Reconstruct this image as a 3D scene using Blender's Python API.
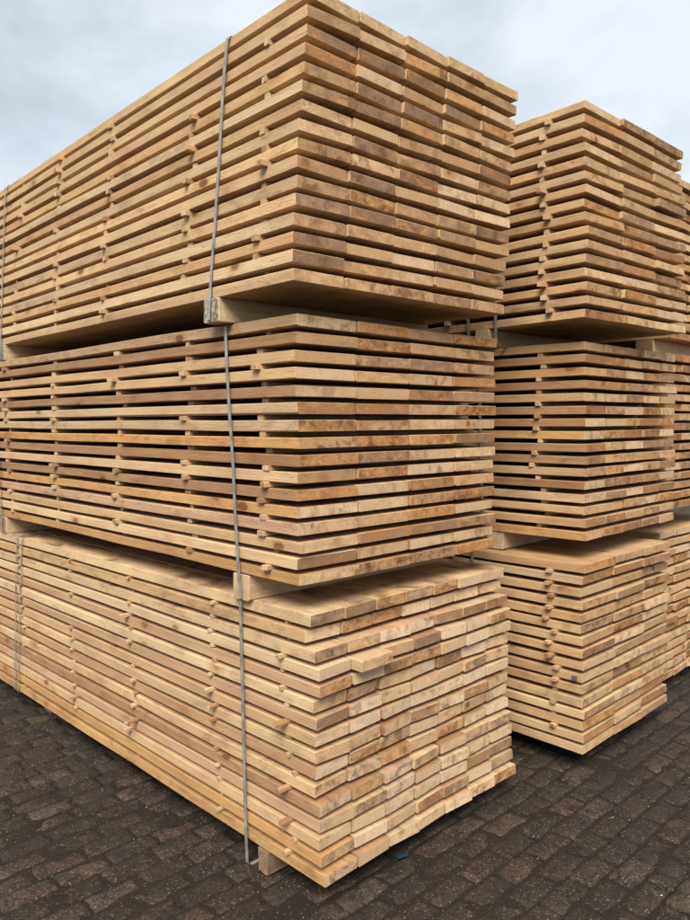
import bpy, math, random
import numpy as np
from mathutils import Vector, Matrix

for o in list(bpy.data.objects):
    bpy.data.objects.remove(o, do_unlink=True)
scene = bpy.context.scene
col = scene.collection
R = math.radians
random.seed(11)

# ------------------------------------------------------------------ camera
CAM = Vector((1.87066, -1.69837, 1.69338))
PITCH, ROLL, YAW = R(-2.9656), R(-0.2007), R(135.3416)
LENS_PX = 747.64                       # focal length for a 690 px wide picture
fw = Vector((math.cos(YAW) * math.cos(PITCH), math.sin(YAW) * math.cos(PITCH), math.sin(PITCH)))
rt = fw.cross(Vector((0, 0, 1))).normalized()
up = rt.cross(fw)
rt2 = math.cos(ROLL) * rt + math.sin(ROLL) * up
up2 = -math.sin(ROLL) * rt + math.cos(ROLL) * up
cam_data = bpy.data.cameras.new('camera')
cam_data.sensor_fit = 'HORIZONTAL'
cam_data.sensor_width = 36.0
cam_data.lens = LENS_PX / 690.0 * 36.0
cam_data.clip_start = 0.05
cam_data.clip_end = 3000
cam = bpy.data.objects.new('camera', cam_data)
col.objects.link(cam)
m = Matrix((rt2, up2, -fw)).transposed().to_4x4()
m.translation = CAM
cam.matrix_world = m
scene.camera = cam
scene.render.resolution_x = 768
scene.render.resolution_y = 1024

# ------------------------------------------------------------------ light
TO_SUN = Vector((0.52, -0.64, 0.88)).normalized()
SUN_EL = math.asin(TO_SUN.z)
SUN_AZ = math.atan2(TO_SUN.x, TO_SUN.y)
sun_data = bpy.data.lights.new('sun', 'SUN')
sun_data.energy = 1.5
sun_data.angle = R(34)
sun_data.color = (1.0, 0.945, 0.875)
sun = bpy.data.objects.new('sun', sun_data)
col.objects.link(sun)
sun.rotation_euler = TO_SUN.to_track_quat('Z', 'Y').to_euler()

vs = scene.view_settings
vs.view_transform = 'Standard'
vs.look = 'None'
vs.gamma = 1.0
vs.exposure = 1.86
vs.use_curve_mapping = False
scene.cycles.max_bounces = 6
scene.cycles.diffuse_bounces = 2
scene.cycles.glossy_bounces = 2
scene.cycles.use_adaptive_sampling = True
scene.cycles.adaptive_threshold = 0.02


class NT:
    """small helper round a node tree"""
    def __init__(self, tree):
        self.t = tree
        self.n = tree.nodes
        self.l = tree.links

    def node(self, kind, **kw):
        nd = self.n.new(kind)
        for k, v in kw.items():
            setattr(nd, k, v)
        return nd

    def put(self, sock, v):
        if isinstance(v, bpy.types.NodeSocket):
            self.l.new(v, sock)
        elif v is not None:
            sock.default_value = v

    def math(self, op, a, b=None, c=None, clamp=False):
        nd = self.node('ShaderNodeMath', operation=op, use_clamp=clamp)
        for i, v in enumerate((a, b, c)):
            self.put(nd.inputs[i], v)
        return nd.outputs[0]

    def vmath(self, op, a, b=None):
        nd = self.node('ShaderNodeVectorMath', operation=op)
        self.put(nd.inputs[0], a)
        self.put(nd.inputs[1], b)
        return nd.outputs[0]

    def xyz(self, v):
        nd = self.node('ShaderNodeSeparateXYZ')
        self.put(nd.inputs[0], v)
        return nd.outputs

    def vec(self, x, y, z):
        nd = self.node('ShaderNodeCombineXYZ')
        for i, v in enumerate((x, y, z)):
            self.put(nd.inputs[i], v)
        return nd.outputs[0]

    def noise(self, vec, scale, detail=4, rough=0.55, dist=0.0):
        nd = self.node('ShaderNodeTexNoise')
        self.put(nd.inputs['Vector'], vec)
        nd.inputs['Scale'].default_value = scale
        nd.inputs['Detail'].default_value = detail
        nd.inputs['Roughness'].default_value = rough
        nd.inputs['Distortion'].default_value = dist
        return nd.outputs[0]

    def ramp(self, fac, stops, interp='LINEAR'):
        nd = self.node('ShaderNodeValToRGB')
        cr = nd.color_ramp
        cr.interpolation = interp
        while len(cr.elements) < len(stops):
            cr.elements.new(0.5)
        for e, (p, c) in zip(cr.elements, stops):
            e.position = p
            e.color = c if len(c) == 4 else (*c, 1)
        self.put(nd.inputs[0], fac)
        return nd.outputs[0]

    def band(self, v, lo, hi):
        nd = self.node('ShaderNodeMapRange', interpolation_type='SMOOTHSTEP')
        self.put(nd.inputs[0], v)
        nd.inputs[1].default_value = lo
        nd.inputs[2].default_value = hi
        return nd.outputs[0]

    def mix(self, fac, a, b, mode='MIX'):
        nd = self.node('ShaderNodeMix', data_type='RGBA', blend_type=mode)
        self.put(nd.inputs['Factor'], fac)
        for s, v in ((nd.inputs[6], a), (nd.inputs[7], b)):
            if isinstance(v, tuple) and len(v) == 3:
                v = (*v, 1)
            self.put(s, v)
        return nd.outputs[2]


SKY_SHIFT = (1.3, 0.7, 0.1)
# world: a Nishita sky behind broken, pale cloud
world = bpy.data.worlds.new('World')
scene.world = world
world.use_nodes = True
w = NT(world.node_tree)
w.n.clear()
sky = w.node('ShaderNodeTexSky', sky_type='NISHITA')
sky.sun_disc = False
sky.sun_elevation = SUN_EL
sky.sun_rotation = SUN_AZ
sky_col = w.mix(1.0, sky.outputs[0], (0.038, 0.038, 0.038), 'MULTIPLY')
tc = w.node('ShaderNodeTexCoord')
dx, dy, dz = w.xyz(tc.outputs['Generated'])
cv = w.vmath('ADD', w.vec(dx, dy, w.math('MULTIPLY', dz, 1.7)), SKY_SHIFT)
n1 = w.noise(cv, 3.6, 5, 0.58, 0.3)
n2 = w.noise(w.vmath('ADD', cv, (4.1, 2.7, 9.3)), 1.7, 3, 0.5)
cl = w.math('ADD', w.math('MULTIPLY', n1, 0.65), w.math('MULTIPLY', n2, 0.35))
cloud = w.ramp(cl, [(0.35, (0.166, 0.184, 0.203)), (0.46, (0.203, 0.224, 0.246)), (0.58, (0.255, 0.272, 0.290))])
final = w.mix(0.90, sky_col, cloud)
bg = w.node('ShaderNodeBackground')
w.put(bg.inputs[0], final)
bg.inputs[1].default_value = 1.0
world.cycles.sampling_method = 'MANUAL'
world.cycles.sample_map_resolution = 256
wo = w.node('ShaderNodeOutputWorld')
w.l.new(bg.outputs[0], wo.inputs[0])


# ------------------------------------------------------------------ materials
def new_mat(name):
    mt = bpy.data.materials.new(name)
    mt.use_nodes = True
    t = NT(mt.node_tree)
    t.n.clear()
    bs = t.node('ShaderNodeBsdfPrincipled')
    out = t.node('ShaderNodeOutputMaterial')
    t.l.new(bs.outputs[0], out.inputs[0])
    return mt, t, bs


def bump(t, bs, h, strength, dist):
    b = t.node('ShaderNodeBump')
    b.inputs['Strength'].default_value = strength
    b.inputs['Distance'].default_value = dist
    t.put(b.inputs['Height'], h)
    t.l.new(b.outputs[0], bs.inputs['Normal'])


def wood_material(name, end_stops, top_stain=0.0, stain_gain=1.0, knots=True):
    """sawn softwood; long axis is local X; obj.color = face tint, alpha = how stained the board is"""
    mt, t, bs = new_mat(name)
    oi = t.node('ShaderNodeObjectInfo')
    rnd = oi.outputs['Random']
    r2 = t.math('FRACT', t.math('MULTIPLY', rnd, 17.31))
    r3 = t.math('FRACT', t.math('MULTIPLY', rnd, 71.77))
    r4 = t.math('FRACT', t.math('MULTIPLY', rnd, 133.19))
    tcn = t.node('ShaderNodeTexCoord')
    P = tcn.outputs['Object']
    off = t.vec(t.math('MULTIPLY', rnd, 61.0), t.math('MULTIPLY', r2, 43.0), t.math('MULTIPLY', r3, 29.0))
    Q = t.vmath('ADD', P, off)
    x, y, z = t.xyz(P)
    # end mask from the object-space normal
    nx, ny, nz = t.xyz(tcn.outputs['Normal'])
    endm = t.band(t.math('ABSOLUTE', nx), 0.80, 0.92)
    topm = t.band(nz, 0.7, 0.95)
    # growth rings round a pith that runs along the board
    wob = t.noise(t.vmath('MULTIPLY', Q, (0.9, 9.0, 9.0)), 1.0, 2, 0.6)
    wobv = t.math('MULTIPLY', t.math('SUBTRACT', wob, 0.5), 0.030)
    yy = t.math('ADD', t.math('SUBTRACT', y, t.math('MULTIPLY', t.math('SUBTRACT', r3, 0.5), 0.22)), wobv)
    zz = t.math('ADD', z, t.math('ADD', t.math('MULTIPLY', r4, 0.11), 0.005))
    zz = t.math('ADD', zz, t.math('MULTIPLY', x, t.math('MULTIPLY', t.math('SUBTRACT', r2, 0.5), 0.02)))
    rad = t.math('SQRT', t.math('ADD', t.math('MULTIPLY', yy, yy), t.math('MULTIPLY', zz, zz)))
    ph = t.math('FRACT', t.math('MULTIPLY', rad, t.math('ADD', 95.0, t.math('MULTIPLY', r2, 90.0))))
    ring = t.math('MULTIPLY', t.band(ph, 0.25, 0.82), t.math('SUBTRACT', 1.0, t.band(ph, 0.9, 1.0)))
    # long streaks, blotches
    streak = t.noise(t.vmath('MULTIPLY', Q, (2.2, 45.0, 45.0)), 1.0, 3, 0.6)
    blotch = t.noise(t.vmath('MULTIPLY', Q, (2.6, 7.0, 7.0)), 1.0, 3, 0.6)
    fine = t.noise(t.vmath('MULTIPLY', Q, (60.0, 260.0, 260.0)), 1.0, 2, 0.6)
    face = t.mix(t.math('MULTIPLY', ring, 0.13), oi.outputs['Color'], (0.60, 0.34, 0.17), 'MULTIPLY')
    hs = t.node('ShaderNodeHueSaturation')
    t.put(hs.inputs['Color'], face)
    t.put(hs.inputs['Hue'], t.math('ADD', 0.5, t.math('MULTIPLY', t.math('SUBTRACT', blotch, 0.5), 0.035)))
    t.put(hs.inputs['Value'], t.math('ADD', 0.54, t.math('ADD', t.math('MULTIPLY', streak, 0.34), t.math('MULTIPLY', blotch, 0.58))))
    face = hs.outputs[0]
    # end grain has a colour of its own, uneven across each end
    eb = t.noise(t.vmath('MULTIPLY', Q, (5.0, 17.0, 30.0)), 1.0, 5, 0.70, 0.7)
    pick = t.math('FRACT', t.math('ADD', t.math('MULTIPLY', rnd, 9.7), t.math('MULTIPLY', t.math('SUBTRACT', eb, 0.5), 0.46)))
    endc = t.ramp(t.math('ABSOLUTE', t.math('SUBTRACT', t.math('MULTIPLY', pick, 2.0), 1.0)), end_stops)
    endc = t.mix(t.math('MULTIPLY', ring, t.math('ADD', 0.12, t.math('MULTIPLY', r4, 0.40))), endc, (0.62, 0.46, 0.32), 'MULTIPLY')
    saw = t.noise(t.vmath('MULTIPLY', Q, (1.0, 130.0, 26.0)), 1.0, 3, 0.65)
    h2 = t.node('ShaderNodeHueSaturation')
    t.put(h2.inputs['Color'], endc)
    t.put(h2.inputs['Value'], t.math('ADD', 0.46, t.math('ADD', t.math('MULTIPLY', eb, 0.62), t.math('MULTIPLY', saw, 0.46))))
    endc = h2.outputs[0]
    c = t.mix(endm, face, endc)
    # grey-brown weather stain
    sn = t.noise(t.vmath('MULTIPLY', t.vmath('ADD', Q, (3.3, 7.7, 1.1)), (7.0, 15.0, 15.0)), 1.0, 4, 0.70, 0.4)
    amt = t.math('MULTIPLY', t.math('MULTIPLY', oi.outputs['Alpha'], stain_gain), t.math('ADD', 0.55, t.math('MULTIPLY', endm, 0.50)))
    sm = t.math('MULTIPLY', t.band(sn, 0.47, 0.66), amt, clamp=True)
    c = t.mix(sm, c, (0.40, 0.345, 0.30), 'MULTIPLY')
    if top_stain > 0:
        ts = t.noise(t.vmath('MULTIPLY', t.vmath('ADD', Q, (9.3, 1.7, 5.1)), (4.2, 6.0, 5.0)), 1.0, 5, 0.6, 0.5)
        tm = t.math('MULTIPLY', t.math('MULTIPLY', t.band(ts, 0.47, 0.68), topm), top_stain)
        c = t.mix(tm, c, (0.24, 0.165, 0.12), 'MULTIPLY')
    if knots:
        vo = t.node('ShaderNodeTexVoronoi')
        t.put(vo.inputs['Vector'], t.vmath('MULTIPLY', Q, (3.4, 6.0, 6.0)))
        vo.inputs['Scale'].default_value = 1.0
        kd = t.math('ADD', vo.outputs['Distance'], t.math('MULTIPLY', t.math('SUBTRACT', wob, 0.5), 0.05))
        kn = t.math('SUBTRACT', 1.0, t.band(kd, 0.07, 0.13))
        halo = t.math('SUBTRACT', 1.0, t.band(kd, 0.08, 0.30))
        c = t.mix(t.math('MULTIPLY', halo, 0.30), c, (0.62, 0.36, 0.18), 'MULTIPLY')
        c = t.mix(t.math('MULTIPLY', t.math('MULTIPLY', kn, t.band(blotch, 0.36, 0.58)), 0.8), c, (0.30, 0.17, 0.09), 'MULTIPLY')
        # small dark specks and splits
        v2 = t.node('ShaderNodeTexVoronoi')
        t.put(v2.inputs['Vector'], t.vmath('MULTIPLY', Q, (14.0, 40.0, 40.0)))
        v2.inputs['Scale'].default_value = 1.0
        sp = t.math('MULTIPLY', t.math('SUBTRACT', 1.0, t.band(v2.outputs['Distance'], 0.07, 0.16)), t.band(sn, 0.50, 0.62))
        c = t.mix(t.math('MULTIPLY', sp, 0.55), c, (0.25, 0.18, 0.13), 'MULTIPLY')
    ck = t.noise(t.vmath('MULTIPLY', t.vmath('ADD', Q, (5.5, 2.2, 8.8)), (6.0, 95.0, 95.0)), 1.0, 2, 0.5)
    c = t.mix(t.math('MULTIPLY', t.math('MULTIPLY', t.band(ck, 0.66, 0.74), t.math('SUBTRACT', 1.0, endm)), 0.5), c, (0.42, 0.30, 0.21), 'MULTIPLY')
    t.put(bs.inputs['Base Color'], c)
    bs.inputs['Roughness'].default_value = 0.82
    bs.inputs['Specular IOR Level'].default_value = 0.25
    bump(t, bs, t.math('ADD', fine, t.math('MULTIPLY', streak, 0.8)), 0.9, 0.0025)
    return mt


ENDS = [(0.0, (0.63, 0.455, 0.27)), (0.24, (0.56, 0.37, 0.190)), (0.42, (0.51, 0.31, 0.140)),
        (0.58, (0.44, 0.264, 0.128)), (0.74, (0.28, 0.170, 0.092)), (0.88, (0.39, 0.182, 0.064)), (1.0, (0.53, 0.292, 0.112))]
ENDS_B = [(0.0, (0.68, 0.515, 0.335)), (0.26, (0.62, 0.44, 0.255)), (0.48, (0.58, 0.38, 0.195)),
          (0.64, (0.46, 0.300, 0.165)), (0.78, (0.27, 0.172, 0.102)), (0.90, (0.38, 0.190, 0.075)), (1.0, (0.58, 0.35, 0.155))]
ENDS_T = [(0.0, (0.63, 0.455, 0.27)), (0.20, (0.55, 0.36, 0.180)), (0.38, (0.48, 0.288, 0.130)),
          (0.56, (0.34, 0.205, 0.105)), (0.74, (0.25, 0.157, 0.094)), (0.88, (0.43, 0.205, 0.068)), (1.0, (0.56, 0.33, 0.138))]
M_BOARD = wood_material('sawn_pine', ENDS)
M_BOARD_T = wood_material('sawn_pine_weathered_ends', ENDS_T)
M_BOARD_B = wood_material('sawn_pine_pale_ends', ENDS_B)
M_TOP = wood_material('sawn_pine_rain_stained', ENDS_B, top_stain=0.8)
M_STICK = wood_material('lath_wood', [(0.0, (0.60, 0.455, 0.29)), (0.6, (0.52, 0.36, 0.20)), (1.0, (0.33, 0.18, 0.08))], knots=False)


def bearer_material(name, ends, faces):
    mt, t, bs = new_mat(name)
    tcn = t.node('ShaderNodeTexCoord')
    P = tcn.outputs['Object']
    nx, ny, nz = t.xyz(tcn.outputs['Normal'])
    endm = t.band(t.math('ABSOLUTE', nx), 0.7, 0.9)
    sn = t.noise(P, 45.0, 5, 0.7)
    gr = t.noise(t.vmath('MULTIPLY', P, (2.0, 50.0, 50.0)), 1.0, 4, 0.6)
    end = t.ramp(sn, ends)
    face = t.ramp(gr, faces)
    t.put(bs.inputs['Base Color'], t.mix(endm, face, end))
    bs.inputs['Roughness'].default_value = 0.9
    bump(t, bs, sn, 0.7, 0.006)
    return mt


M_BEAR_OLD = bearer_material('bearer_lichen_end', [(0.36, (0.08, 0.066, 0.045)), (0.48, (0.20, 0.175, 0.12)), (0.56, (0.42, 0.38, 0.30)), (0.7, (0.27, 0.20, 0.10))],
                             [(0.3, (0.44, 0.31, 0.17)), (0.7, (0.58, 0.44, 0.26))])
M_BEAR_LOW = bearer_material('bearer_dark_brown', [(0.3, (0.10, 0.062, 0.036)), (0.5, (0.24, 0.145, 0.080)), (0.7, (0.38, 0.26, 0.15))],
                             [(0.3, (0.10, 0.068, 0.042)), (0.7, (0.24, 0.155, 0.09))])  # dark brown ground bearers, long faces darker than the ends


def strap_material():
    mt, t, bs = new_mat('strap_steel')
    tcn = t.node('ShaderNodeTexCoord')
    n = t.noise(tcn.outputs['Object'], 22.0, 4, 0.6)
    t.put(bs.inputs['Base Color'], t.ramp(n, [(0.35, (0.22, 0.21, 0.17)), (0.65, (0.40, 0.39, 0.33))]))
    bs.inputs['Metallic'].default_value = 0.35
    t.put(bs.inputs['Roughness'], t.math('ADD', 0.35, t.math('MULTIPLY', n, 0.3)))
    return mt


M_STRAP = strap_material()


def tag_material():
    mt, t, bs = new_mat('printed_tag')
    tcn = t.node('ShaderNodeTexCoord')
    n = t.noise(t.vmath('MULTIPLY', tcn.outputs['Object'], (160.0, 160.0, 260.0)), 1.0, 2, 0.5)
    t.put(bs.inputs['Base Color'], t.ramp(n, [(0.40, (0.030, 0.035, 0.04)), (0.52, (0.09, 0.095, 0.10)), (0.62, (0.22, 0.22, 0.21))]))
    bs.inputs['Roughness'].default_value = 0.5
    return mt


def paver_material():
    mt, t, bs = new_mat('worn_concrete_brick')
    oi = t.node('ShaderNodeObjectInfo')
    ge = t.node('ShaderNodeNewGeometry')
    isl = t.math('FRACT', t.math('ADD', ge.outputs['Random Per Island'], t.math('MULTIPLY', oi.outputs['Random'], 13.7)))
    P = ge.outputs['Position']
    base = t.ramp(isl, [(0.0, (0.031, 0.0220, 0.0152)), (0.35, (0.041, 0.0288, 0.0198)), (0.55, (0.030, 0.0228, 0.0165)),
                        (0.78, (0.050, 0.031, 0.0215)), (0.9, (0.060, 0.036, 0.0255)), (1.0, (0.060, 0.045, 0.0295))])
    n = t.noise(P, 8.0, 5, 0.7)
    c = t.mix(t.band(n, 0.40, 0.62), base, (0.022, 0.0155, 0.0110))
    gn = t.noise(P, 95.0, 4, 0.75)
    hv = t.node('ShaderNodeHueSaturation')
    t.put(hv.inputs['Color'], c)
    t.put(hv.inputs['Value'], t.math('ADD', 0.30, t.math('MULTIPLY', t.band(gn, 0.28, 0.74), 1.45)))
    c = hv.outputs[0]
    # pale grit: exposed aggregate and sawdust
    vo = t.node('ShaderNodeTexVoronoi')
    t.put(vo.inputs['Vector'], P)
    vo.inputs['Scale'].default_value = 120.0
    cr, cg, cb = t.xyz(vo.outputs['Color'])
    patch = t.band(t.noise(P, 6.0, 5, 0.7), 0.44, 0.64)
    spot = t.math('SUBTRACT', 1.0, t.band(vo.outputs['Distance'], 0.22, 0.50))
    gate = t.math('GREATER_THAN', t.math('ADD', cr, t.math('MULTIPLY', t.math('ADD', patch, isl), 0.20)), 0.96)
    c = t.mix(t.math('MULTIPLY', t.math('MULTIPLY', spot, gate), t.math('ADD', 0.25, t.math('MULTIPLY', cg, 0.6))), c, (0.20, 0.162, 0.118))
    t.put(bs.inputs['Base Color'], c)
    t.put(bs.inputs['Roughness'], t.math('ADD', 0.62, t.math('MULTIPLY', n, 0.3)))
    bs.inputs['Specular IOR Level'].default_value = 0.3
    bump(t, bs, t.math('ADD', t.math('MULTIPLY', gn, 0.6), t.math('MULTIPLY', t.noise(P, 35.0, 5, 0.6), 1.2)), 0.8, 0.006)
    return mt


M_PAVER = paver_material()
FX0, FX1, FY0, FY1 = -6.3, 4.2, -4.1, 7.0      # extent of the modelled bricks


def ground_material():
    mt, t, bs = new_mat('dirt_and_far_paving')
    ge = t.node('ShaderNodeNewGeometry')
    P = ge.outputs['Position']
    x, y, z = t.xyz(P)
    n = t.noise(P, 7.0, 6, 0.65)
    g = t.noise(P, 150.0, 3, 0.7)
    dirt = t.mix(n, (0.0095, 0.0066, 0.0046), (0.027, 0.0188, 0.0130))
    dirt = t.mix(t.math('MULTIPLY', t.band(g, 0.46, 0.66), 0.6), dirt, (0.050, 0.037, 0.026))
    vo = t.node('ShaderNodeTexVoronoi')
    t.put(vo.inputs['Vector'], P)
    vo.inputs['Scale'].default_value = 100.0
    cr, cg, cb = t.xyz(vo.outputs['Color'])
    spot = t.math('MULTIPLY', t.math('SUBTRACT', 1.0, t.band(vo.outputs['Distance'], 0.2, 0.38)), t.math('GREATER_THAN', cr, 0.90))
    dirt = t.mix(t.math('MULTIPLY', spot, 0.6), dirt, (0.20, 0.165, 0.12))
    # moss in the joints along the far left
    ms = t.math('MULTIPLY', t.band(t.noise(P, 4.0, 4, 0.6), 0.46, 0.60), t.math('SUBTRACT', 1.0, t.band(x, -2.6, -1.7)))
    dirt = t.mix(t.math('MULTIPLY', ms, 0.7), dirt, (0.085, 0.080, 0.028))
    br = t.node('ShaderNodeTexBrick')
    t.put(br.inputs['Vector'], t.vec(y, x, 0.0))
    br.offset = 0.5
    br.inputs['Color1'].default_value = (0.036, 0.026, 0.019, 1)
    br.inputs['Color2'].default_value = (0.050, 0.036, 0.026, 1)
    br.inputs['Mortar'].default_value = (0.035, 0.027, 0.020, 1)
    br.inputs['Scale'].default_value = 1.0
    br.inputs['Mortar Size'].default_value = 0.006
    br.inputs['Brick Width'].default_value = 0.207
    br.inputs['Row Height'].default_value = 0.105
    inx = t.math('MULTIPLY', t.math('GREATER_THAN', x, FX0), t.math('LESS_THAN', x, FX1))
    iny = t.math('MULTIPLY', t.math('GREATER_THAN', y, FY0), t.math('LESS_THAN', y, FY1))
    far = t.mix(t.math('MULTIPLY', n, 0.7), br.outputs[0], dirt)
    t.put(bs.inputs['Base Color'], t.mix(t.math('MULTIPLY', inx, iny), far, dirt))
    bs.inputs['Roughness'].default_value = 0.92
    bs.inputs['Specular IOR Level'].default_value = 0.2
    bump(t, bs, t.math('ADD', g, t.noise(P, 40.0, 5, 0.6)), 0.8, 0.006)
    return mt


M_GROUND = ground_material()


# ------------------------------------------------------------------ mesh helpers
def make_mesh(name, verts, faces, mat, smooth=False):
    me = bpy.data.meshes.new(name)
    me.from_pydata([tuple(v) for v in verts], [], faces)
    me.materials.append(mat)
    if smooth:
        me.polygons.foreach_set('use_smooth', [True] * len(me.polygons))
    me.update()
    return me


def add(name, me, parent=None, loc=(0, 0, 0), rot=(0, 0, 0)):
    o = bpy.data.objects.new(name, me)
    col.objects.link(o)
    o.parent = parent
    o.location = loc
    o.rotation_euler = rot
    return o


def plank_mesh(name, L, wd, th, mat, rng, ch=0.0014, bow=0.004, wane=0.0, rings=8, skew=0.006):
    """a sawn plank, long axis X, centred: softened arrises, slightly skewed ends, a little bow and cup"""
    verts, faces = [], []
    xs = [-L / 2, -L / 2 + ch] + [-L / 2 + L * (k + 1) / (rings + 1) for k in range(rings)] + [L / 2 - ch, L / 2]
    by, bz = rng.uniform(-bow, bow), rng.uniform(-bow, bow) * 0.25
    sk0, sk1 = rng.uniform(-skew, skew), rng.uniform(-skew, skew)
    tl = rng.uniform(-skew, skew) * 0.6
    cs = [rng.uniform(0.5, 1.9) * ch for _ in range(4)]
    for i, x in enumerate(xs):
        e = ch * 0.9 if i in (0, len(xs) - 1) else 0.0
        hy, hz = wd / 2 - e, th / 2 - e
        u = 2 * x / L
        oy, oz = by * (1 - u * u), bz * (1 - u * u)
        if 1 < i < len(xs) - 2:
            oy += rng.uniform(-.0018, .0018)
            oz += rng.uniform(-.0017, .0017)
        c = [q * rng.uniform(0.5, 2.2) for q in cs]
        hz *= 1 + rng.uniform(-.028, .012)
        if wane:
            c[2] += wane * (0.5 + 0.5 * u) * rng.uniform(0.7, 1.2)
        sec = [(-hy + c[0], -hz), (hy - c[1], -hz), (hy, -hz + c[1]), (hy, hz - c[2]),
               (hy - c[2] * 1.3, hz), (-hy + c[3], hz), (-hy, hz - c[3]), (-hy, -hz + c[0])]
        for (yy, zz) in sec:
            sx = 0.0
            if i < 2:
                sx = sk0 * yy / wd * 2 + tl * zz / th
            elif i > len(xs) - 3:
                sx = sk1 * yy / wd * 2 + tl * zz / th
            verts.append((x + sx, yy + oy, zz + oz))
    n = len(xs)
    for i in range(n - 1):
        for k in range(8):
            a, b = i * 8 + k, i * 8 + (k + 1) % 8
            faces.append((a, b, b + 8, a + 8))
    faces.append(tuple(reversed(range(8))))
    faces.append(tuple(range((n - 1) * 8, n * 8)))
    return make_mesh(name, verts, faces, mat)


# ------------------------------------------------------------------ ground
def vnoise(X, Y, freq, seed):
    rs = np.random.RandomState(seed)
    G = rs.rand(256, 256)
    fx, fy = X * freq + 1000.3, Y * freq + 1000.7
    ix, iy = np.floor(fx).astype(int), np.floor(fy).astype(int)
    tx, ty = fx - ix, fy - iy
    tx, ty = tx * tx * (3 - 2 * tx), ty * ty * (3 - 2 * ty)
    g = lambda a, b: G[a % 256, b % 256]
    return (g(ix, iy) * (1 - tx) + g(ix + 1, iy) * tx) * (1 - ty) + (g(ix, iy + 1) * (1 - tx) + g(ix + 1, iy + 1) * tx) * ty


gx = np.concatenate([[-900, -250, -80, -30, -14, -9], np.arange(-6.4, -3.4, 0.08), np.arange(-3.4, 2.2, 0.024), np.arange(2.2, 4.3, 0.08), [7, 12, 28, 80, 250, 900]])
gy = np.concatenate([[-900, -250, -80, -30, -14, -7], np.arange(-4.2, -1.8, 0.08), np.arange(-1.8, 3.6, 0.024), np.arange(3.6, 7.1, 0.08), [10, 16, 30, 80, 250, 900]])
GX, GY = np.meshgrid(gx, gy, indexing='ij')
GZ = -0.0088 + 0.012 * (vnoise(GX, GY, 3.1, 1) - 0.5) + 0.011 * (vnoise(GX, GY, 9.0, 2) - 0.5) + 0.009 * (vnoise(GX, GY, 21.0, 3) - 0.5)
infield = (GX > FX0) & (GX < FX1) & (GY > FY0) & (GY < FY1)
GZ = np.where(infield, np.minimum(GZ, 0.0025), -0.002)
nx_, ny_ = len(gx), len(gy)
idx = np.arange(nx_ * ny_).reshape(nx_, ny_)
quads = np.stack([idx[:-1, :-1], idx[1:, :-1], idx[1:, 1:], idx[:-1, 1:]], -1).reshape(-1, 4)
gm = bpy.data.meshes.new('ground')
gm.vertices.add(nx_ * ny_)
gm.vertices.foreach_set('co', np.stack([GX, GY, GZ], -1).reshape(-1).astype(np.float32))
gm.loops.add(quads.size)
gm.loops.foreach_set('vertex_index', quads.reshape(-1).astype(np.int32))
gm.polygons.add(len(quads))
gm.polygons.foreach_set('loop_start', np.arange(0, quads.size, 4, dtype=np.int32))
gm.polygons.foreach_set('use_smooth', np.ones(len(quads), dtype=bool))
gm.materials.append(M_GROUND)
gm.update()
gm.validate()
ground = add('ground', gm)
ground['kind'] = 'structure'
ground['label'] = 'dark dirty yard paved with worn brown concrete bricks'

# ---- pack table: corner x, y, yaw, width, z of the lowest boards, layer pitch, lean, thickness, boards across
PK = {
    'B':  dict(x=0.000, y=0.000, yaw=0.00, W=1.199, z0=0.095, p=0.0587, lx=-0.065, ly=0.025, t=0.0440, n=7, zb=0.0),
    'M':  dict(x=-0.057, y=-0.024, yaw=-0.42, W=1.171, z0=1.118, p=0.0599, lx=0.014, ly=-0.018, t=0.0405, n=4, zb=1.0175),
    'T':  dict(x=0.023, y=-0.074, yaw=-1.90, W=1.168, z0=2.149, p=0.0604, lx=0.019, ly=0.062, t=0.0390, n=5, zb=2.0590),
    'RB': dict(x=0.179, y=1.546, yaw=-0.40, W=0.984, z0=0.092, p=0.0589, lx=0.002, ly=-0.029, t=0.0415, n=3, zb=0.0),
    'RM': dict(x=0.144, y=1.613, yaw=0.74, W=1.103, z0=1.115, p=0.0610, lx=-0.013, ly=-0.003, t=0.0405, n=5, zb=1.0185),
    'RT': dict(x=0.193, y=1.489, yaw=-3.08, W=1.003, z0=2.162, p=0.0623, lx=-0.020, ly=-0.013, t=0.0385, n=3, zb=2.0725),
    'CB': dict(x=0.030, y=2.770, yaw=0.00, W=1.150, z0=0.092, p=0.0589, lx=0.000, ly=0.000, t=0.0415, n=5, zb=0.0),
    'CM': dict(x=0.040, y=2.800, yaw=0.00, W=1.150, z0=1.150, p=0.0600, lx=0.000, ly=0.000, t=0.0410, n=5, zb=1.0185),
    'CT': dict(x=0.060, y=2.790, yaw=0.00, W=1.150, z0=2.180, p=0.0600, lx=0.000, ly=0.000, t=0.0400, n=4, zb=2.0925),
}
LEN = 3.90

# ---- bricks of the yard: rows run along y
rngp = random.Random(5)


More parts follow.
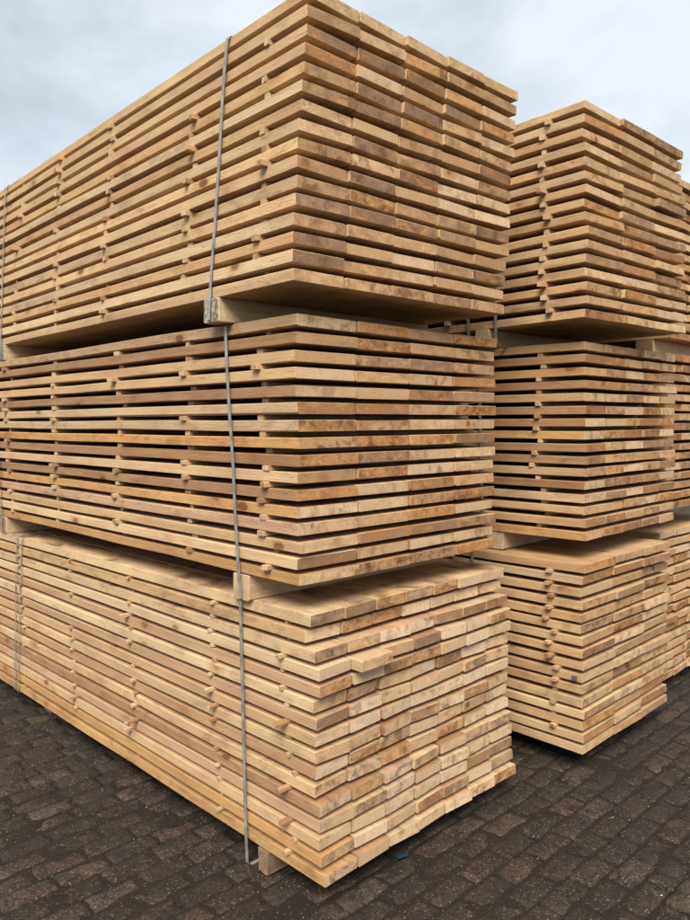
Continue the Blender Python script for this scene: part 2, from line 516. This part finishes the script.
def paver_shape(rng, L=0.2015, Wd=0.1005):
    """local verts/faces of one worn brick, long axis Y, top at z=0"""
    hx, hy = Wd / 2, L / 2
    k = 0.008
    out = [(-hx + k, -hy), (hx - k, -hy), (hx, -hy + k), (hx, -hy * .33), (hx, hy * .33), (hx, hy - k),
           (hx - k, hy), (-hx + k, hy), (-hx, hy - k), (-hx, hy * .33), (-hx, -hy * .33), (-hx, -hy + k)]
    out = [(a + rng.uniform(-.005, .0015) * (1 if a > 0 else -1), b + rng.uniform(-.005, .0015) * (1 if b > 0 else -1)) for a, b in out]
    v = [(a, b, -0.05) for a, b in out] + [(a, b, -0.011 + rng.uniform(-.003, .002)) for a, b in out]
    v += [(a * 0.90, b * 0.95, -0.002 + rng.uniform(-.0018, .001)) for a, b in out]
    v += [(a * 0.55, b * 0.7, 0.001 + rng.uniform(-.0015, .0015)) for a, b in out]
    n = 12
    f = []
    for r in range(3):
        for i in range(n):
            j = (i + 1) % n
            f.append((r * n + i, r * n + j, (r + 1) * n + j, (r + 1) * n + i))
    f.append(tuple(range(3 * n, 4 * n)))
    return v, f


PV = [paver_shape(rngp) for _ in range(10)]
PM = [make_mesh('paver', v, f, M_PAVER, True) for v, f in PV]
ROWP, BRL = 0.105, 0.207
spots = []
for i in range(int((FX1 - FX0) / ROWP)):
    x = FX0 + ROWP * (i + 0.5)
    shift = (0.5 if i % 2 else 0.0) * BRL + rngp.uniform(-.04, .04) + 0.035
    for j in range(int((FY1 - FY0) / BRL)):
        y = FY0 + BRL * (j + 0.5) + shift
        if y > FY1 - 0.1:
            continue
        spots.append((x + rngp.uniform(-.003, .003), y + rngp.uniform(-.004, .004), rngp.uniform(-.007, .004),
                      rngp.gauss(0, .018), rngp.gauss(0, .014), rngp.gauss(0, .022), rngp.randrange(10)))


def project(p):
    d = Vector(p) - CAM
    wz = d.dot(fw)
    if wz < 0.1:
        return None
    return 345 + LENS_PX * d.dot(rt2) / wz, 460 - LENS_PX * d.dot(up2) / wz, wz


def hidden(p):
    """is the straight line from the camera to p blocked by one of the packs?"""
    d = Vector(p) - CAM
    for k in PK.values():
        lo = (k['x'] - LEN, k['y'], k['z0'])
        hi = (k['x'], k['y'] + k['W'], k['z0'] + 16 * k['p'])
        t0, t1 = 0.0, 1.0
        for a in range(3):
            if abs(d[a]) < 1e-9:
                continue
            u, v = (lo[a] - CAM[a]) / d[a], (hi[a] - CAM[a]) / d[a]
            if u > v:
                u, v = v, u
            t0, t1 = max(t0, u), min(t1, v)
        if t0 < t1:
            return True
    return False


scored = []
for s in spots:
    pr = project((s[0], s[1], 0))
    if pr and -12 < pr[0] < 702 and pr[1] < 934 and not hidden((s[0], s[1], 0.0)):
        scored.append(((CAM.z / pr[2]) / pr[2] ** 2, s))
scored.sort(key=lambda q: -q[0])
single = set(q[1] for q in scored[:300])
big_v, big_f = [], []
for s in spots:
    x, y, z, rx, ry, rz, k = s
    if s in single:
        add('paver', PM[k], ground, (x, y, z), (rx, ry, rz))
    else:
        mt = Matrix.Translation((x, y, z)) @ (Matrix.Rotation(rz, 4, 'Z') @ Matrix.Rotation(ry, 4, 'Y') @ Matrix.Rotation(rx, 4, 'X'))
        b = len(big_v)
        big_v += [tuple(mt @ Vector(v)) for v in PV[k][0]]
        big_f += [tuple(b + q for q in f) for f in PV[k][1]]
rest = add('paver_field', make_mesh('paver_field', big_v, big_f, M_PAVER, True), ground)
rest['kind'] = 'stuff'


# grit, sawdust and small chips lying over the bricks: far too many to count
def scatter_grit(count=6500):
    rs = np.random.RandomState(17)
    X = rs.uniform(-3.2, 2.0, count * 3)
    Y = rs.uniform(-1.7, 3.4, count * 3)
    keep = rs.rand(count * 3) < np.clip((0.55 * vnoise(X, Y, 2.3, 7) + 0.45 * vnoise(X, Y, 8.0, 8) - 0.36) * 2.6, 0.04, 1)
    X, Y = X[keep][:count], Y[keep][:count]
    v, f = [], []
    for x, y in zip(X, Y):
        r = 0.0011 + 0.0030 * rs.rand() ** 3
        st = 1.0 + (2.5 * rs.rand() if rs.rand() < 0.2 else 0.5 * rs.rand())
        a = rs.rand() * 6.28
        ca, sa = math.cos(a), math.sin(a)
        b = len(v)
        z = -0.0005 + rs.uniform(-.001, .001)
        for (px, py, pz) in ((-st, 0, 0), (0.1, -1, 0), (st, 0.1, 0), (0, 1, 0.1), (0, 0, 0.9)):
            px, py = px * rs.uniform(.7, 1.2) * r, py * rs.uniform(.7, 1.2) * r
            v.append((x + px * ca - py * sa, y + px * sa + py * ca, z + pz * r * 1.2 + r * 0.2))
        f += [(b, b + 1, b + 4), (b + 1, b + 2, b + 4), (b + 2, b + 3, b + 4), (b + 3, b, b + 4)]
    mt, t, bs = new_mat('grit')
    ge = t.node('ShaderNodeNewGeometry')
    c = t.ramp(ge.outputs['Random Per Island'], [(0.0, (0.045, 0.033, 0.023)), (0.5, (0.09, 0.067, 0.046)), (0.78, (0.16, 0.125, 0.09)), (0.94, (0.28, 0.23, 0.17)), (1.0, (0.48, 0.42, 0.34))])
    t.put(bs.inputs['Base Color'], c)
    bs.inputs['Roughness'].default_value = 0.85
    o = add('grit', make_mesh('grit', v, f, mt))
    o['kind'] = 'stuff'
    o['label'] = 'pale grit and sawdust scattered over the dark bricks'
    o['category'] = 'grit'


scatter_grit()

# ------------------------------------------------------------------ timber packs
def tint(base, rng, spread=0.12, stain=(0.0, 0.95)):
    k = 1 + rng.uniform(-spread, spread)
    h = rng.uniform(-1, 1)
    return (base[0] * k * (1 + 0.03 * h), base[1] * k * (1 - 0.02 * h), base[2] * k * (1 - 0.09 * h), rng.uniform(*stain))


TAN, PINK, ORANGE, CREAM, BROWN = (0.510, 0.332, 0.166), (0.468, 0.288, 0.156), (0.480, 0.270, 0.108), (0.560, 0.388, 0.208), (0.350, 0.196, 0.092)


def strap_mesh(name, path, width, th=0.0012):
    """a band that follows a closed path of points; the band is `width` wide along local X"""
    v, f = [], []
    n = len(path)
    cx = sum(p[1] for p in path) / n
    cz = sum(p[2] for p in path) / n
    for (x, y, z) in path:
        d = Vector((0, y - cy_(path), z - cz))
        d = Vector((0, math.copysign(1, d.y), math.copysign(1, d.z))) * th
        for sx in (-width / 2, width / 2):
            v.append((x + sx, y, z))
            v.append((x + sx, y + d.y, z + d.z))
    for i in range(n):
        a, b = i * 4, ((i + 1) % n) * 4
        f += [(a, a + 2, b + 2, b), (a + 1, b + 1, b + 3, a + 3), (a, b, b + 1, a + 1), (a + 2, a + 3, b + 3, b + 2)]
    return make_mesh(name, v, f, M_STRAP)


def cy_(path):
    return sum(p[1] for p in path) / len(path)


def pack(key, label, cols, bearers, straps, palette, mat=M_BOARD, old_bearer=False, seed=1, stick_w=0.027,
         end_jit=0.006, layer_dx=None, board_dx=None, stick_out=None, top_mat=None, stick_prot=(-0.030, 0.0), side_jit=0.004, row_tint=None):
    k = PK[key]
    rng = random.Random(seed)
    root = bpy.data.objects.new('timber_pack', None)
    root.empty_display_size = 0.3
    col.objects.link(root)
    root.location = (k['x'], k['y'], k['zb'])
    root.rotation_euler = (0, 0, R(k['yaw']))
    root['label'] = label
    root['category'] = 'timber pack'
    root['group'] = 'strapped packs of sawn timber boards'
    zr = k['z0'] - k['zb']
    n, W, p, th = k['n'], k['W'], k['p'], k['t']
    slot = W / n
    var = [plank_mesh('board', LEN + rng.uniform(-.006, .006), slot - rng.uniform(.003, .007), th + rng.uniform(-.0022, .0015), mat, rng,
                      wane=(0.006 if q == 5 else 0.0)) for q in range(7)]
    tvar = var
    if top_mat:
        tvar = [plank_mesh('board', LEN, slot - rng.uniform(.001, .004), th, top_mat, rng) for _ in range(4)]
    gap = p - th
    stm = [plank_mesh('sticker', W + 0.03 + rng.uniform(-.01, .01), stick_w + rng.uniform(-.004, .005), gap + 0.0006 - rng.uniform(0, .0012), M_STICK, rng, ch=.0012, bow=.003, rings=2, skew=.004)
           for _ in range(5)]

    def lean(L):
        h = (8.5 - L) / 15.0
        return k['lx'] * h, k['ly'] * h

    for L in range(1, 17):
        ox, oy = lean(L)
        ldx = rng.uniform(-.004, .004) + (layer_dx or {}).get(L, 0.0)
        ldy = rng.uniform(-side_jit, side_jit)
        z = zr + (16 - L) * p + th / 2
        tilt = rng.gauss(0, .00045)
        z += rng.uniform(-.0012, .0012)
        base = (row_tint or {}).get(L) or rng.choice(palette)
        order = list(range(n))
        for i in range(n):
            me = rng.choice(tvar if (L == 1 and top_mat) else var)
            dxb = rng.gauss(0, end_jit * 0.5) + (board_dx or {}).get((L, i), 0.0)
            b = add('board', me, root, (-LEN / 2 + ox + ldx + dxb, oy + ldy + (i + .5) * slot, z + rng.uniform(-.0008, .0008)),
                    (0, tilt, rng.gauss(0, .0006)))
            if rng.random() < 0.5:
                b.rotation_euler = (math.pi if not (L == 1 and top_mat) else 0, tilt, rng.gauss(0, .0006))
            b.color = tint(base if i == 0 else rng.choice(palette), rng)
    # laths between the layers
    for c, xc in enumerate(cols):
        drift = 0.0
        for g in range(1, 16):
            ox, oy = lean(g + .5)
            drift = 0.75 * drift + rng.gauss(0, .011)
            prot = rng.uniform(*stick_prot)
            if rng.random() < 0.16:
                prot += 0.02
            elif rng.random() < 0.3:
                prot -= 0.03
            prot = (stick_out or {}).get((g, c), prot)
            z = zr + (16 - g - 1) * p + th + gap / 2
            s = add('sticker', rng.choice(stm), root, (-xc + drift + ox, oy + W / 2 - prot, z), (0, 0, math.pi / 2 + rng.gauss(0, .012)))
            s.color = tint((CREAM, TAN, TAN, BROWN)[rng.randrange(4)], rng, .1, (0, .35))
    # bearers
    for (x0, x1, *ins) in bearers:
        ins = ins[0] if ins else 0.0
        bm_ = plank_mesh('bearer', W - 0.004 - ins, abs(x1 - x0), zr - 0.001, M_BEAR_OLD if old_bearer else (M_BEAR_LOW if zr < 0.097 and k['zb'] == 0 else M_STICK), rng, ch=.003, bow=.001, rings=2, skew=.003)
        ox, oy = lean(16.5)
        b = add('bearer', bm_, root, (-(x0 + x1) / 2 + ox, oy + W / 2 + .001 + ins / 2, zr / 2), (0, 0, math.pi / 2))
        b.color = (0.30, 0.19, 0.10, 0.6) if key in ('B', 'RB', 'CB') else (0.52, 0.375, 0.225, 0.3)
    # straps, drawn tight round the pack (and its bearer)
    for (xt, xb, under, wd) in straps:
        (tx, ty), (bx_, by_) = lean(1), lean(16)
        zt = zr + 15 * p + th + 0.0022
        zbm = 0.0004 if under else zr - 0.003
        e = 0.0075
        xm = -(xt + xb) / 2
        path = [(-xt, ty - e, zt - .012), (-xt, ty + .008, zt), (-xt, ty + W - .008, zt), (-xt, ty + W + e, zt - .012)]
        ks = 6
        for q in range(1, ks):
            u = q / ks
            path.append((-(xt + (xb - xt) * u), (ty + (by_ - ty) * u) + W + e + .001, zt + (zbm - zt) * u))
        path += [(-xb, by_ + W + e, zbm + .012), (-xb, by_ + W - .008, zbm), (-xb, by_ + .008, zbm), (-xb, by_ - e, zbm + .012)]
        for q in range(ks - 1, 0, -1):
            u = q / ks
            path.append((-(xt + (xb - xt) * u) + rng.uniform(-.002, .002), (ty + (by_ - ty) * u) - e - rng.uniform(0, .003), zt + (zbm - zt) * u))
        add('strap', strap_mesh('strap', path, wd), root)
    return root


WD = 0.0165
pB = pack('B', 'lowest pack of the left stack, narrow boards on the ground, one stub sticking out',
          [0.16, 0.59, 1.27, 1.90, 2.56, 3.2, 3.75], [(0.288, 0.350), (2.40, 2.50, 0.09), (3.4, 3.5, 0.09)],
          [(0.425, 0.366, True, WD), (2.613, 2.645, False, 0.010), (2.535, 2.60, False, 0.010)],
          [CREAM, PINK, CREAM, PINK, TAN, CREAM, BROWN], mat=M_BOARD_B, row_tint={1: CREAM, 2: TAN, 3: CREAM, 4: CREAM, 15: ORANGE, 16: ORANGE}, top_mat=M_TOP, seed=3, stick_w=0.021, end_jit=0.0032,
          layer_dx={1: -.005, 2: -.028, 3: .012, 4: .03, 5: .02, 16: .02, 10: -.012, 11: -.012},
          board_dx={(4, 1): 0.040}, stick_out={(7, 0): 0.038, (12, 2): 0.042, (13, 0): .02, (11, 0): .02}, stick_prot=(-.022, .003))
pM = pack('M', 'middle pack of the left stack, four wide boards across',
          [0.20, 0.70, 1.29, 1.98, 2.62, 3.2, 3.75], [(0.291, 0.387), (2.72, 2.82), (3.5, 3.6)],
          [(0.386, 0.334, True, WD), (2.77, 2.77, True, WD)], [TAN, ORANGE, TAN, CREAM, BROWN], row_tint={1: TAN, 2: BROWN, 3: TAN, 6: CREAM, 11: BROWN, 12: ORANGE, 13: PINK, 16: ORANGE}, seed=8, stick_w=0.034, end_jit=.0035)
pT = pack('T', 'top pack of the left stack, nearest and tallest against the sky',
          [0.20, 0.685, 1.377, 1.955, 2.53, 3.2, 3.75], [(0.425, 0.522), (2.69, 2.79), (3.5, 3.6)],
          [(0.437, 0.487, True, WD), (2.765, 2.750, True, 0.014)], [CREAM, TAN, CREAM, TAN], mat=M_BOARD_T, old_bearer=True, seed=21, end_jit=.004)
pRB = pack('RB', 'lowest pack of the second stack, three wide boards across, dark tag near its corner',
           [0.17, 0.75, 1.4, 2.1, 2.7, 3.3, 3.8], [(0.50, 0.60), (2.4, 2.5)], [(0.62, 0.62, True, WD), (2.6, 2.6, True, WD)],
           [TAN, CREAM, TAN], seed=31, end_jit=.012, stick_prot=(-0.004, 0.014))
pRM = pack('RM', 'middle pack of the second stack, five boards across',
           [0.24, 0.8, 1.4, 2.1, 2.7, 3.3, 3.8], [(0.46, 0.56), (2.5, 2.6)], [(0.60, 0.565, True, WD), (2.6, 2.6, True, WD)],
           [TAN, ORANGE, TAN, BROWN], seed=44)
pRT = pack('RT', 'top pack of the second stack, three wide boards across, against the sky',
           [0.215, 0.8, 1.4, 2.1, 2.7, 3.3, 3.8], [(0.55, 0.64), (2.5, 2.6)], [(0.489, 0.489, True, WD), (0.68, 0.66, True, WD)],
           [TAN, CREAM, TAN], seed=52, end_jit=.011, stick_prot=(-0.008, 0.014))
pack('CB', 'lowest pack of the third stack, cut off by the right edge', [0.2, 0.9, 1.6, 2.3, 3.0, 3.7], [(0.4, 0.5), (2.4, 2.5)],
     [(0.6, 0.6, True, WD)], [TAN, CREAM, PINK], seed=61, end_jit=.012)
pack('CM', 'middle pack of the third stack, cut off by the right edge', [0.2, 0.9, 1.6, 2.3, 3.0, 3.7], [(0.4, 0.5), (2.4, 2.5)],
     [(0.6, 0.6, True, WD)], [TAN, ORANGE, PINK], seed=62, end_jit=.012)
pack('CT', 'top pack of the third stack, a sliver at the right edge', [0.2, 0.9, 1.6, 2.3, 3.0, 3.7], [(0.10, 0.21), (2.4, 2.5)],
     [(0.6, 0.6, True, WD)], [TAN, CREAM, PINK], seed=63, end_jit=.012)

# printed tag on the long face near the corner of the second stack's lowest pack
tv = [(-.014, 0, -.0115), (.014, 0, -.0115), (.014, 0, .0115), (-.014, 0, .0115)]
tv += [(a, -.0012, c) for a, b, c in tv]
tg = make_mesh('tag', tv, [(0, 1, 2, 3), (7, 6, 5, 4), (0, 4, 5, 1), (1, 5, 6, 2), (2, 6, 7, 3), (3, 7, 4, 0)], tag_material())
tag = add('tag', tg, pRB, (-0.036, -0.0062, 0.466), (0, 0, 0))
tag['label'] = 'small dark printed tag'

# scrap of blue plastic on the bricks
mt, t, bs = new_mat('blue_plastic')
bs.inputs['Base Color'].default_value = (0.006, 0.055, 0.095, 1)
bs.inputs['Roughness'].default_value = 0.45
sv, sf = [], []
pts = [(-.020, 0), (-.012, .004), (-.004, .001), (.005, .005), (.013, .002), (.020, .006)]
for i, (a, h) in enumerate(pts):
    for s in (-1, 1):
        wv = .0065 + .002 * math.sin(i * 2.1)
        sv += [(a, s * wv, h), (a, s * wv, h + .0012)]
for i in range(len(pts) - 1):
    a, b = i * 4, i * 4 + 4
    sf += [(a, a + 2, b + 2, b), (a + 1, b + 1, b + 3, a + 3), (a, b, b + 1, a + 1), (a + 2, a + 3, b + 3, b + 2)]
sf += [(0, 1, 3, 2), (20, 22, 23, 21)]
scrap = add('plastic_scrap', make_mesh('plastic_scrap', sv, sf, mt), None, (0.021, 0.438, 0.004), (0, 0, R(70)))
scrap['label'] = 'small scrap of blue plastic on the dark bricks below the left stack'
scrap['category'] = 'plastic scrap'
